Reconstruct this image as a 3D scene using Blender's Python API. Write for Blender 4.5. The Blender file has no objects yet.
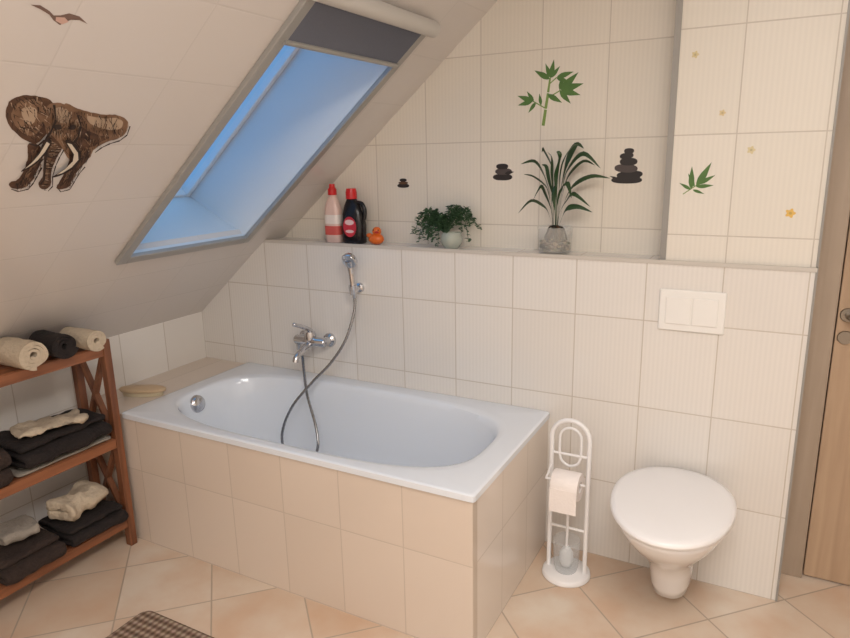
import bpy, bmesh, math, random
from mathutils import Vector, Matrix
random.seed(7)
scene = bpy.context.scene
try:
    scene.view_settings.view_transform = 'Standard'
except Exception: pass

# ---------------------------------------------------------------- materials
def lin(c):
    return tuple(((v/255)/12.92 if v/255 <= .04045 else ((v/255+.055)/1.055)**2.4) for v in c)+(1,)
def mat(name, col, rough=.5, metal=0, spec=.5, trans=0, alpha=1, coat=0, noise=0, nscale=20, bump=0, sheen=0, col2=None):
    m = bpy.data.materials.new(name); m.use_nodes = True
    nt = m.node_tree; b = nt.nodes['Principled BSDF']
    c = lin(col)
    b.inputs['Base Color'].default_value = c
    b.inputs['Roughness'].default_value = rough
    b.inputs['Metallic'].default_value = metal
    b.inputs['Specular IOR Level'].default_value = spec
    b.inputs['Transmission Weight'].default_value = trans
    b.inputs['Alpha'].default_value = alpha
    b.inputs['Coat Weight'].default_value = coat
    b.inputs['Sheen Weight'].default_value = sheen
    if noise or bump or col2:
        tc = nt.nodes.new('ShaderNodeTexCoord'); n = nt.nodes.new('ShaderNodeTexNoise')
        n.inputs['Scale'].default_value = nscale; n.inputs['Detail'].default_value = 6
        nt.links.new(tc.outputs['Object'], n.inputs['Vector'])
        if col2:
            r = nt.nodes.new('ShaderNodeValToRGB')
            r.color_ramp.elements[0].position = .33; r.color_ramp.elements[0].color = c
            r.color_ramp.elements[1].position = .70; r.color_ramp.elements[1].color = lin(col2)
            nt.links.new(n.outputs['Fac'], r.inputs['Fac']); nt.links.new(r.outputs['Color'], b.inputs['Base Color'])
        elif noise:
            mx = nt.nodes.new('ShaderNodeMix'); mx.data_type = 'RGBA'
            mx.inputs['A'].default_value = tuple(v*(1-noise) for v in c[:3])+(1,)
            mx.inputs['B'].default_value = tuple(min(1, v*(1+noise)) for v in c[:3])+(1,)
            nt.links.new(n.outputs['Fac'], mx.inputs['Factor'])
            nt.links.new(mx.outputs['Result'], b.inputs['Base Color'])
        if bump:
            bp = nt.nodes.new('ShaderNodeBump'); bp.inputs['Strength'].default_value = bump
            bp.inputs['Distance'].default_value = .01
            nt.links.new(n.outputs['Fac'], bp.inputs['Height']); nt.links.new(bp.outputs['Normal'], b.inputs['Normal'])
    return m

def wood(name, c1, c2, axis=2, scale=6, rough=.45):
    m = bpy.data.materials.new(name); m.use_nodes = True
    nt = m.node_tree; b = nt.nodes['Principled BSDF']; b.inputs['Roughness'].default_value = rough
    g = nt.nodes.new('ShaderNodeNewGeometry'); mp = nt.nodes.new('ShaderNodeMapping')
    sc = [scale*6]*3; sc[axis] = scale*.35
    mp.inputs['Scale'].default_value = sc
    n = nt.nodes.new('ShaderNodeTexNoise'); n.inputs['Scale'].default_value = 1; n.inputs['Detail'].default_value = 8
    n.inputs['Distortion'].default_value = .6
    r = nt.nodes.new('ShaderNodeValToRGB')
    r.color_ramp.elements[0].position = .3; r.color_ramp.elements[0].color = lin(c1)
    r.color_ramp.elements[1].position = .7; r.color_ramp.elements[1].color = lin(c2)
    L = nt.links.new
    L(g.outputs['Position'], mp.inputs['Vector']); L(mp.outputs['Vector'], n.inputs['Vector'])
    L(n.outputs['Fac'], r.inputs['Fac']); L(r.outputs['Color'], b.inputs['Base Color'])
    return m

def tile(name, au, av, u0, w, v0, h, grout, c1, c2, gw=.0035, rough=.18, rot=0, cloud=0, c3=None, coat=0, rib=0):
    m = bpy.data.materials.new(name); m.use_nodes = True
    nt = m.node_tree; b = nt.nodes['Principled BSDF']; L = nt.links.new
    def M(op, a, bb=None, cc=None):
        n = nt.nodes.new('ShaderNodeMath'); n.operation = op
        for i, v in enumerate((a, bb, cc)):
            if v is None: continue
            if isinstance(v, (int, float)): n.inputs[i].default_value = v
            else: L(v, n.inputs[i])
        return n.outputs[0]
    g = nt.nodes.new('ShaderNodeNewGeometry'); vec = g.outputs['Position']
    if rot:
        mp = nt.nodes.new('ShaderNodeMapping'); mp.inputs['Rotation'].default_value = (0, 0, rot)
        L(vec, mp.inputs['Vector']); vec = mp.outputs['Vector']
    s = nt.nodes.new('ShaderNodeSeparateXYZ'); L(vec, s.inputs[0])
    cu = M('DIVIDE', M('SUBTRACT', s.outputs[au], u0), w)
    cv = M('DIVIDE', M('SUBTRACT', s.outputs[av], v0), h)
    fu = M('FRACT', cu); fv = M('FRACT', cv)
    du = M('MULTIPLY', M('MINIMUM', fu, M('SUBTRACT', 1, fu)), w)
    dv = M('MULTIPLY', M('MINIMUM', fv, M('SUBTRACT', 1, fv)), h)
    d = M('MINIMUM', du, dv)
    mr = nt.nodes.new('ShaderNodeMapRange'); mr.inputs['From Min'].default_value = gw*.35
    mr.inputs['From Max'].default_value = gw*.75; L(d, mr.inputs['Value'])
    mask = mr.outputs['Result']
    cx = nt.nodes.new('ShaderNodeCombineXYZ'); L(M('FLOOR', cu), cx.inputs[0]); L(M('FLOOR', cv), cx.inputs[1])
    wn = nt.nodes.new('ShaderNodeTexWhiteNoise'); wn.noise_dimensions = '3D'; L(cx.outputs[0], wn.inputs['Vector'])
    mx = nt.nodes.new('ShaderNodeMix'); mx.data_type = 'RGBA'
    mx.inputs['A'].default_value = lin(c1); mx.inputs['B'].default_value = lin(c2)
    L(wn.outputs['Value'], mx.inputs['Factor']); col = mx.outputs['Result']
    if rib:
        # faint ribbing drawn as darker stripes in the colour
        k = M('MULTIPLY', M('ADD', M('SINE', M('MULTIPLY', s.outputs[au], 2*math.pi/.0155)), 1), rib/2)
        mr_ = nt.nodes.new('ShaderNodeMix'); mr_.data_type = 'RGBA'; mr_.inputs['B'].default_value = lin(tuple(v*.86 for v in c1))
        L(col, mr_.inputs['A']); L(k, mr_.inputs['Factor']); col = mr_.outputs['Result']
    if cloud:
        n = nt.nodes.new('ShaderNodeTexNoise'); n.inputs['Scale'].default_value = 5; n.inputs['Detail'].default_value = 5
        va = nt.nodes.new('ShaderNodeVectorMath'); va.operation = 'ADD'
        L(g.outputs['Position'], va.inputs[0]); L(wn.outputs['Color'], va.inputs[1]); L(va.outputs[0], n.inputs['Vector'])
        mrc = nt.nodes.new('ShaderNodeMapRange'); mrc.inputs['From Min'].default_value = .35; mrc.inputs['From Max'].default_value = .68
        mrc.inputs['To Max'].default_value = cloud; L(n.outputs['Fac'], mrc.inputs['Value'])
        m3 = nt.nodes.new('ShaderNodeMix'); m3.data_type = 'RGBA'; m3.inputs['B'].default_value = lin(c3)
        L(col, m3.inputs['A']); L(mrc.outputs['Result'], m3.inputs['Factor']); col = m3.outputs['Result']
    mg = nt.nodes.new('ShaderNodeMix'); mg.data_type = 'RGBA'; mg.inputs['A'].default_value = lin(grout)
    L(col, mg.inputs['B']); L(mask, mg.inputs['Factor']); L(mg.outputs['Result'], b.inputs['Base Color'])
    b.inputs['Roughness'].default_value = rough; b.inputs['Coat Weight'].default_value = coat
    bp = nt.nodes.new('ShaderNodeBump'); bp.inputs['Strength'].default_value = .25; bp.inputs['Distance'].default_value = .0015
    L(mask, bp.inputs['Height']); L(bp.outputs['Normal'], b.inputs['Normal'])
    return m

# ---------------------------------------------------------------- geometry
class Geo:
    def __init__(s): s.v = []; s.f = []; s.m = []
    def add(s, vs, fs, mi=0):
        o = len(s.v); s.v += [Vector(p) for p in vs]
        for f in fs: s.f.append([i+o for i in f]); s.m.append(mi)
        return s
    def box(s, x0, x1, y0, y1, z0, z1, mi=0):
        vs = [(x, y, z) for z in (z0, z1) for y in (y0, y1) for x in (x0, x1)]
        return s.add(vs, [(0, 2, 3, 1), (4, 5, 7, 6), (0, 1, 5, 4), (2, 6, 7, 3), (0, 4, 6, 2), (1, 3, 7, 5)], mi)
    def beam(s, a, b, w, h, up=(0, 0, 1), mi=0):
        a, b = Vector(a), Vector(b); d = (b-a).normalized(); u = Vector(up)
        r = d.cross(u).normalized()*(w/2); q = r.cross(d).normalized()*(h/2)
        vs = [a-r-q, a+r-q, a+r+q, a-r+q, b-r-q, b+r-q, b+r+q, b-r+q]
        return s.add(vs, [(0, 3, 2, 1), (4, 5, 6, 7), (0, 1, 5, 4), (1, 2, 6, 5), (2, 3, 7, 6), (3, 0, 4, 7)], mi)
    def loft(s, loops, cap0=True, cap1=True, mi=0, closed=True):
        n = len(loops[0]); vs = [p for l in loops for p in l]; fs = []
        for i in range(len(loops)-1):
            for j in range(n if closed else n-1):
                k = (j+1) % n
                fs.append((i*n+j, i*n+k, (i+1)*n+k, (i+1)*n+j))
        if cap0: fs.append(tuple(reversed(range(n))))
        if cap1: fs.append(tuple((len(loops)-1)*n+j for j in range(n)))
        return s.add(vs, fs, mi)
    def lathe(s, c, prof, n=32, mi=0, cap0=True, cap1=True, M=None):
        c = Vector(c); loops = []
        for r, z in prof:
            l = []
            for j in range(n):
                a = 2*math.pi*j/n; p = Vector((r*math.cos(a), r*math.sin(a), z))
                if M: p = M @ p
                l.append(c+p)
            loops.append(l)
        return s.loft(loops, cap0, cap1, mi)
    def tube(s, pts, r, n=12, mi=0, smooth=0, cap=True):
        pts = [Vector(p) for p in pts]
        if smooth: pts = spline(pts, smooth)
        rs = r if isinstance(r, (list, tuple)) else [r]*len(pts)
        if len(rs) != len(pts): rs = [rs[min(len(rs)-1, int(i*len(rs)/len(pts)))] for i in range(len(pts))]
        t = (pts[1]-pts[0]).normalized(); u = t.orthogonal().normalized(); loops = []
        for i, p in enumerate(pts):
            if i == 0: t = pts[1]-p
            elif i == len(pts)-1: t = p-pts[i-1]
            else: t = pts[i+1]-pts[i-1]
            t.normalize(); u = (u-t*u.dot(t)).normalized(); w = t.cross(u)
            loops.append([p+(u*math.cos(2*math.pi*j/n)+w*math.sin(2*math.pi*j/n))*rs[i] for j in range(n)])
        return s.loft(loops, cap, cap, mi)
    def sphere(s, c, r, sc=(1, 1, 1), n=20, m=12, mi=0, M=None):
        prof = []
        for i in range(m+1):
            a = math.pi*i/m; prof.append((max(1e-4, math.sin(a))*r, -math.cos(a)*r))
        S = Matrix.Diagonal((sc[0], sc[1], sc[2], 1)).to_3x3()
        if M: S = M @ S
        return s.lathe(c, prof, n, mi, True, True, S)
    def prism(s, pts, axis, a, b, mi=0, medge=None):
        def P(p, t):
            if axis == 'y': return (p[0], t, p[1])
            if axis == 'x': return (t, p[0], p[1])
            return (p[0], p[1], t)
        n = len(pts); vs = [P(p, a) for p in pts]+[P(p, b) for p in pts]; o = len(s.v)
        s.add(vs, [], mi)
        s.f.append([o+i for i in range(n)]); s.m.append(mi); s.f.append([o+n+i for i in reversed(range(n))]); s.m.append(mi)
        for i in range(n):
            k = (i+1) % n; s.f.append([o+k, o+i, o+n+i, o+n+k]); s.m.append(medge[i] if medge else mi)
        return s
    def ribbon(s, line, th, a, b, axis='y', mi=0):
        L, R = [], []
        for i, p in enumerate(line):
            q0 = Vector(line[max(0, i-1)]); q1 = Vector(line[min(len(line)-1, i+1)])
            t = (q1-q0).normalized(); nn = Vector((-t.y, t.x))*th/2
            L.append(Vector(p)+nn); R.append(Vector(p)-nn)
        def P(p, t):
            return (p[0], t, p[1]) if axis == 'y' else (t, p[0], p[1])
        n = len(line); K = 14; rows = []
        for k in range(K+1):
            t = a+(b-a)*k/K
            rows.append([P(p, t) for p in L]+[P(p, t) for p in reversed(R)])
        s.loft(rows, False, False, mi)
        o = len(s.v)-len(rows)*2*n; e = len(s.v)-2*n
        for base, rev in ((o, True), (e, False)):
            for i in range(n-1):
                f = [base+i, base+i+1, base+2*n-2-i, base+2*n-1-i]
                s.f.append(f[::-1] if rev else f); s.m.append(mi)
        return s

def spline(pts, k):
    out = []; n = len(pts)
    for i in range(n-1):
        p0, p1, p2, p3 = pts[max(0, i-1)], pts[i], pts[i+1], pts[min(n-1, i+2)]
        for j in range(k):
            t = j/k
            out.append(.5*((2*p1)+(p2-p0)*t+(2*p0-5*p1+4*p2-p3)*t*t+(3*p1-p0-3*p2+p3)*t**3))
    out.append(pts[-1]); return out

def build(name, geo, mats, base=(0, 0, 0), parent=None, smooth=False, bevel=0, subsurf=0, auto=None, label=None, recalc=True, jitter=0, jscale=.08):
    me = bpy.data.meshes.new(name); b = Vector(base)
    me.from_pydata([tuple(p-b) for p in geo.v], [], geo.f)
    if not isinstance(mats, (list, tuple)): mats = [mats]
    for m in mats: me.materials.append(m)
    for p, mi in zip(me.polygons, geo.m): p.material_index = mi
    if recalc:
        bm = bmesh.new(); bm.from_mesh(me); bmesh.ops.recalc_face_normals(bm, faces=bm.faces); bm.to_mesh(me); bm.free()
    if smooth:
        for p in me.polygons: p.use_smooth = True
    me.update()
    o = bpy.data.objects.new(name, me); scene.collection.objects.link(o)
    if parent: o.parent = parent
    else: o.location = base
    if bevel:
        md = o.modifiers.new('bevel', 'BEVEL'); md.width = bevel; md.segments = 3; md.limit_method = 'ANGLE'; md.angle_limit = math.radians(40)
    if subsurf:
        md = o.modifiers.new('sub', 'SUBSURF'); md.levels = subsurf; md.render_levels = subsurf
    if jitter:
        tx = bpy.data.textures.new('cloth_noise', 'CLOUDS'); tx.noise_scale = jscale
        md = o.modifiers.new('disp', 'DISPLACE'); md.texture = tx; md.strength = jitter; md.texture_coords = 'GLOBAL'
    if auto:
        for p in me.polygons: p.use_smooth = True
        try: me.set_sharp_from_angle(angle=math.radians(auto))
        except Exception: pass
    if label: o['label'] = label
    return o

def thing(name, base, label, cat, group=None):
    e = bpy.data.objects.new(name, None); e.empty_display_size = .05; e.location = base
    scene.collection.objects.link(e); e['label'] = label; e['category'] = cat
    if group: e['group'] = group
    return e
def tag(o, label, cat, group=None):
    o['label'] = label; o['category'] = cat
    if group: o['group'] = group
    return o
def struct(o, label=None):
    o['kind'] = 'structure'
    if label: o['label'] = label
    return o

# ---------------------------------------------------------------- material set
G = (198, 188, 176)
W1, W2 = (230, 225, 219), (226, 220, 213)
m_wlow = tile('tile_wall_low', 0, 2, -.645, .25, 0, .33, G, W1, W2, rib=.14, coat=.2)
m_wup = tile('tile_wall_up', 0, 2, -.845, .25, 1.30, .33, G, (228, 220, 208), (224, 216, 203), rib=.14, rough=.3)
m_box = tile('tile_pipe_box', 0, 2, -.145, .25, 1.30, .33, G, (229, 222, 211), (225, 218, 206), rib=.12, rough=.42)
m_knee = tile('tile_knee', 1, 2, 0, .25, -.095, .33, G, W1, W2)
m_slope = tile('tile_slope', 1, 2, -.10, .33, .82, .25*.6455, (212, 205, 199), (218, 211, 205), (216, 209, 203), gw=.003)  # same tile as the walls, weaker light on the slope put into its colour
m_apf = tile('tile_apron', 0, 2, -.737, .25, .003, .33, (202, 187, 172), (221, 206, 192), (216, 200, 185))
m_aps = tile('tile_apron_side', 1, 2, -.745, .25, .003, .33, (206, 193, 180), (226, 214, 203), (221, 209, 197))
m_floor = tile('tile_floor', 0, 1, .09, .33, .12, .33, (178, 160, 142), (222, 209, 193), (212, 190, 168), gw=.005, rot=math.radians(45), cloud=.6, c3=(202, 162, 130), rough=.3)
m_paint = mat('wall_paint', (232, 228, 222), .8)
m_white = mat('sanitary_ceramic', (240, 238, 238), .12, coat=.4)
m_tub = mat('tub_acrylic', (228, 233, 240), .12, coat=.5)
m_plastic = mat('white_plastic', (242, 240, 240), .3)
m_chrome = mat('chrome', (205, 205, 208), .12, metal=1)
m_rack = wood('rack_wood', (90, 52, 34), (142, 90, 60), 2, 5)
m_rackh = wood('rack_wood_rail', (104, 62, 40), (160, 102, 68), 1, 5)
m_oak = wood('oak_door', (172, 144, 118), (192, 164, 136), 2, 4)
m_oakf = wood('oak_frame', (160, 142, 124), (174, 156, 138), 2, 4)
m_trim = mat('window_trim_grey', (164, 162, 158), .3, metal=.3)
m_prof = mat('tile_profile', (150, 146, 140), .4)
m_dark = mat('towel_dark', (34, 27, 26), .95, noise=.4, nscale=90, bump=.6)
m_dark2 = mat('towel_dark_brown', (50, 38, 33), .95, noise=.4, nscale=90, bump=.6)
m_grey = mat('towel_grey', (148, 140, 130), .95, noise=.2, nscale=90, bump=.6)
m_cream = mat('towel_cream', (194, 178, 156), .95, noise=.2, nscale=90, bump=.6)

# ---------------------------------------------------------------- room shell
LZ = 1.206
A = math.atan(.845); cA, sA = math.cos(A), math.sin(A)
def SP(s, y, n=0): # point on the roof slope: s along slope, n outwards
    return Vector((-2.6+s*cA-n*sA, y, .82+s*sA+n*cA))
XR, YB, ZC = 1.35, -3.7, 2.5
sTop = (ZC-.82)/sA
XS = -2.6+sTop*cA
g = Geo().box(-2.75, XR+.1, YB-.1, .35, -.1, 0)
struct(build('floor', g, m_floor), 'cream and terracotta floor tiles laid diagonally')

g = Geo()
xl = -2.6+(LZ-.82)/.845
g.prism([(-2.6, 0), (.12, 0), (.12, LZ), (xl, LZ), (-2.6, .82)], 'y', 0, .15, 0)
g.prism([(-2.6, 0), (.12, 0), (.12, ZC), (XS, ZC), (-2.6, .82)], 'y', .15, .30, 1)
g.box(-.34, .12, .016, .15, LZ, ZC, 2)
struct(build('wall_back', g, [m_wlow, m_wup, m_box]), 'cream tiled wall with an installation ledge and pipe box')
g = Geo().box(-2.7, -2.6, YB, .30, 0, .82)
struct(build('wall_left', g, m_knee), 'low cream tiled knee wall')
g = Geo().box(XR, XR+.1, YB, .30, 0, ZC)
struct(build('wall_right', g, m_paint))
g = Geo().box(-2.7, XR+.1, YB-.1, YB, 0, ZC)
struct(build('wall_front', g, m_paint))
g = Geo().box(.12, XR, .20, .30, 2.08, ZC).box(1.12, XR, .20, .30, 0, 2.08)
struct(build('wall_door', g, m_paint))

# roof slope with opening + flat ceiling
so0, so1, yo0, yo1 = .672, 1.85, -.80, -.187
g = Geo()
def sq(s0, s1, y0, y1):
    a = [SP(s0, y0), SP(s1, y0), SP(s1, y1), SP(s0, y1)]
    b = [SP(s0, y0, .04), SP(s1, y0, .04), SP(s1, y1, .04), SP(s0, y1, .04)]
    g.add(a+b, [(0, 1, 2, 3), (7, 6, 5, 4), (0, 4, 5, 1), (1, 5, 6, 2), (2, 6, 7, 3), (3, 7, 4, 0)])
q = .006
sq(0, so0-q, YB, .30); sq(so1+q, sTop, YB, .30); sq(so0-q, so1+q, YB, yo0-q); sq(so0-q, so1+q, yo1+q, .30)
g.box(XS, XR+.1, YB-.1, .30, ZC, ZC+.1, 1)
struct(build('ceiling', g, [m_slope, m_paint]), 'sloped attic ceiling covered in pale tiles')

# trims
g = Geo().box(xl, .123, -.004, .006, LZ-.008, LZ+.006)
struct(build('trim_1', g, mat('ledge_edge', (200, 193, 184), .4)), 'pale edge profile along the tiled ledge')
g = Geo().box(-.356, -.336, .008, .030, LZ+.006, ZC)
struct(build('trim_2', g, m_prof), 'grey corner profile of the pipe box')
g = Geo().box(.119, .126, -.003, .012, 0, LZ+.006).box(.119, .126, .012, .022, LZ+.006, ZC)
struct(build('trim_3', g, m_prof))

# door
d = bpy.data.objects.new('door_1', None); scene.collection.objects.link(d); d.location = (.6, .2, 0); struct(d, 'light oak door with steel fittings')
db = (.6, .2, 0)
g = Geo().box(.126, .205, .185, .30, 0, 2.08).box(1.03, 1.12, .185, .30, 0, 2.08).box(.205, 1.03, .185, .30, 2.0, 2.08)
g.box(.205, .24, .247, .30, 0, 2.0).box(.99, 1.03, .247, .30, 0, 2.0).box(.24, .99, .247, .30, 1.96, 2.0)
build('door_frame', g, m_oakf, db, d, bevel=.004)
g = Geo().box(.210, 1.026, .205, .246, .006, 1.997)
build('door_leaf', g, m_oak, db, d, bevel=.003)
m_steel = mat('brushed_steel', (150, 142, 132), .35, metal=1)
R90 = Matrix.Rotation(math.radians(90), 3, 'X')
g = Geo().lathe((.240, .205, 1.025), [(.0, 0), (.022, 0), (.024, .004), (.022, .008), (0.001, .008)], 24, M=R90)
g.lathe((.240, .205, .945), [(.0, 0), (.022, 0), (.024, .004), (.022, .008), (0.001, .008)], 24, M=R90)
g.tube([(.240, .20, 1.025), (.240, .165, 1.025), (.247, .155, 1.025), (.29, .152, 1.025), (.37, .152, 1.025)], .009, 12, smooth=4)
build('door_handle', g, m_steel, db, d, auto=40)

# ---------------------------------------------------------------- roof window
w = bpy.data.objects.new('window_1', None); scene.collection.objects.link(w); w.location = SP(so0, -.5); struct(w, 'roof window set deep in the sloped ceiling')
wb = SP(so0, -.5)
sg0, sg1, nd = .53, 1.93, .36
m_rev = mat('reveal_white', (214, 218, 220), .45)
g = Geo()
a = [SP(so0, yo0), SP(so1, yo0), SP(so1, yo1), SP(so0, yo1)]
b = [SP(sg0, yo0, nd), SP(sg1, yo0, nd), SP(sg1, yo1, nd), SP(sg0, yo1, nd)]
g.add(a+b, [(0, 1, 5, 4), (1, 2, 6, 5), (2, 3, 7, 6), (3, 0, 4, 7)])
build('window_reveal', g, m_rev, wb, w, recalc=False)
def ring(g, s0, s1, y0, y1, w_, n0, n1, mi=0):
    def bx(a0, a1, b0, b1):
        P = [SP(a, b_, n) for n in (n0, n1) for b_ in (b0, b1) for a in (a0, a1)]
        g.add(P, [(0, 2, 3, 1), (4, 5, 7, 6), (0, 1, 5, 4), (2, 6, 7, 3), (0, 4, 6, 2), (1, 3, 7, 5)], mi)
    bx(s0, s1, y0, y0+w_); bx(s0, s1, y1-w_, y1); bx(s0, s0+w_, y0+w_, y1-w_); bx(s1-w_, s1, y0+w_, y1-w_)
g = Geo(); ring(g, sg0, sg1, yo0, yo1, .024, nd-.030, nd+.03)
build('window_sash', g, mat('sash_white', (226, 232, 236), .35), wb, w, bevel=.004)
m_glass = bpy.data.materials.new('window_glass'); m_glass.use_nodes = True
nt = m_glass.node_tree; nt.nodes.remove(nt.nodes['Principled BSDF'])
t = nt.nodes.new('ShaderNodeBsdfTransparent'); gl = nt.nodes.new('ShaderNodeBsdfGlossy'); gl.inputs['Roughness'].default_value = .02
t.inputs['Color'].default_value = (.93, .97, 1, 1)
mx = nt.nodes.new('ShaderNodeMixShader'); mx.inputs[0].default_value = .04
nt.links.new(t.outputs[0], mx.inputs[1]); nt.links.new(gl.outputs[0], mx.inputs[2]); nt.links.new(mx.outputs[0], nt.nodes['Material Output'].inputs[0])
g = Geo().add([SP(sg0+.020, yo0+.020, nd), SP(sg1-.020, yo0+.020, nd), SP(sg1-.020, yo1-.020, nd), SP(sg0+.020, yo1-.020, nd)], [(0, 1, 2, 3)])
build('window_pane', g, m_glass, wb, w)
g = Geo(); ring(g, so0-.036, so1+.03, yo0-.036, yo1+.038, .039, -.018, -.0005)
build('window_trim', g, m_trim, wb, w, bevel=.003)

# roller blind
rb = SP(so1+.02, -.49, -.04)
bl = thing('roller_blind', rb, 'dark grey roller blind with white cassette on roof window', 'blind')
g = Geo().tube([SP(so1+.035, yo0-.05, -.030), SP(so1+.035, yo1+.02, -.030)], .028, 28)
build('cassette', g, mat('cassette_white', (200, 196, 190), .4), rb, bl, auto=40)
g = Geo()
P = [SP(s, y, n-.012) for n in (-.006, -.004) for y in (yo0, yo1) for s in (1.70, so1+.03)]
g.add(P, [(0, 2, 3, 1), (4, 5, 7, 6), (0, 1, 5, 4), (2, 6, 7, 3), (0, 4, 6, 2), (1, 3, 7, 5)])
build('blind_fabric', g, mat('blind_grey', (104, 108, 120), .9, noise=.1, nscale=200), rb, bl)
g = Geo().tube([SP(1.70, yo0-.01, -.018), SP(1.70, yo1+.01, -.018)], .009, 12)
build('bottom_bar', g, m_trim, rb, bl, auto=40)

# ---------------------------------------------------------------- bathtub
TX0, TX1, TY0, TY1, TZ = -2.31, -.730, -.752, -.001, .585
tb = ((TX0+TX1)/2, -.376, 0)
tub = thing('bathtub', tb, 'white acrylic bathtub built into a beige tiled surround', 'bathtub')
N = 160
def rr(x0, x1, y0, y1, n, z, ang):
    cx, cy, a, b_ = (x0+x1)/2, (y0+y1)/2, (x1-x0)/2, (y1-y0)/2
    out = []
    for th in ang:
        c, s = math.cos(th), math.sin(th)
        r = (abs(c)**n+abs(s)**n)**(-1/n)
        out.append((cx+a*r*c, cy+b_*r*s, z))
    return out
ang = [2*math.pi*(i+.5)/N for i in range(N)]
ang = sorted(ang+[math.pi/4+k*math.pi/2+e for k in range(4) for e in (0, -.012, .012)])
ZB = TZ-.028
L = [rr(TX0+.004, TX1-.004, TY0+.004, TY1-.002, 120, ZB, ang),
     rr(TX0, TX1, TY0, TY1, 120, ZB+.003, ang), rr(TX0, TX1, TY0, TY1, 120, TZ-.005, ang),
     rr(TX0+.004, TX1-.004, TY0+.004, TY1-.003, 110, TZ-.001, ang), rr(TX0+.010, TX1-.010, TY0+.010, TY1-.008, 90, TZ, ang)]
ix0, ix1, iy0, iy1 = TX0+.085, TX1-.100, TY0+.050, TY1-.085
def inner(o0, o1, o2, o3, n, z): return rr(ix0+o0, ix1-o1, iy0+o2, iy1-o3, n, z, ang)
L += [inner(-.02, -.02, -.02, -.02, 3.8, TZ), inner(-.004, -.004, -.004, -.004, 3.4, TZ-.001), inner(.004, .005, .004, .004, 3.2, TZ-.007),
      inner(.012, .016, .010, .010, 3.1, TZ-.03), inner(.03, .05, .02, .02, 3.1, TZ-.10), inner(.06, .15, .045, .045, 3.1, TZ-.26),
      inner(.09, .25, .07, .07, 3, TZ-.36), inner(.13, .32, .11, .11, 2.8, TZ-.40), inner(.25, .5, .2, .2, 2.5, TZ-.415), inner(.55, .7, .29, .29, 2, TZ-.418)]
g = Geo().loft(L, False, True)
build('tub_basin', g, m_tub, tb, tub, smooth=True, auto=42)
g = Geo()
g.box(TX0-.29+.002, TX1-.007, TY0+.007, TY0+.04, 0, ZB, 0)
g.box(TX1-.045, TX1-.007, TY0+.04, -.001, 0, ZB, 1)
g.box(-2.598, TX0+.004, TY0+.04, -.001, .45, TZ-.012, 0)
g.box(-2.598, TX0-.0005, TY0+.007, TY0+.04, ZB, TZ-.012, 0)
build('tiled_surround', g, [m_apf, m_aps], tb, tub, label='beige tiled apron and end shelf')
M = Matrix.Rotation(math.radians(76), 3, 'Y')
oc = (ix0+.022, -.45, TZ-.052)
g = Geo().lathe(oc, [(.001, -.01), (.036, -.01), (.040, .0), (.036, .012), (.022, .020), (.001, .022)], 32, M=M)
build('overflow_cap', g, m_chrome, tb, tub, auto=50)
g = Geo().lathe((ix0+.30, -.375, TZ-.417), [(.001, -.004), (.036, -.004), (.038, .004), (.03, .007), (.001, .009)], 32)
build('drain', g, m_chrome, tb, tub, auto=50)

# ---------------------------------------------------------------- bath mixer with shower hose
mb = (-1.86, 0, .76)
mx_ = thing('bath_mixer_tap', mb, 'chrome single-lever bath mixer with metal hose on tiled wall', 'tap')
g = Geo()
RX = Matrix.Rotation(math.radians(90), 3, 'X')
for dx in (-.07, .07):
    g.lathe((-1.86+dx, 0, .76), [(.001, .0), (.033, 0), (.031, .012), (.02, .02), (.018, .055), (.001, .056)], 24, M=RX)
g.tube([(-1.945, -.058, .76), (-1.94, -.058, .76), (-1.78, -.058, .76), (-1.775, -.058, .76)], [.018, .022, .022, .018], 24)
g.lathe((-1.86, -.058, .76), [(.001, 0), (.026, .0), (.027, .03), (.024, .045), (.001, .047)], 24)
g.tube([(-1.86, -.06, .745), (-1.86, -.10, .735), (-1.86, -.16, .715), (-1.86, -.175, .69)], [.019, .017, .014, .014], 16, smooth=4)
g.tube([(-1.93, -.058, .745), (-1.93, -.058, .71)], .011, 12)
build('mixer_body', g, m_chrome, mb, mx_, auto=40)
g = Geo().tube([(-1.86, -.05, .805), (-1.865, -.075, .825), (-1.875, -.14, .855)], [.012, .01, .009], 12, smooth=4)
g.sphere((-1.876, -.145, .857), .010)
build('lever', g, m_chrome, mb, mx_, auto=50)
g = Geo()
hx = -1.61
hose = [(hx, -.046, .982), (hx+.002, -.06, .92), (-1.632, -.10, .803), (-1.69, -.14, .70), (-1.765, -.18, .614), (-1.845, -.24, .50), (-1.885, -.27, .38), (-1.86, -.285, .29), (-1.80, -.29, .25), (-1.73, -.285, .27), (-1.69, -.27, .345),
        (-1.72, -.235, .43), (-1.80, -.18, .54), (-1.85, -.13, .62), (-1.90, -.075, .69), (-1.93, -.058, .715)]
pts = spline([Vector(p) for p in hose], 14)
g.tube(pts, [.0068 if i % 2 else .0056 for i in range(len(pts))], 10)
build('shower_hose', g, mat('hose_metal', (150, 150, 152), .25, metal=1), mb, mx_, smooth=True)

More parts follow.
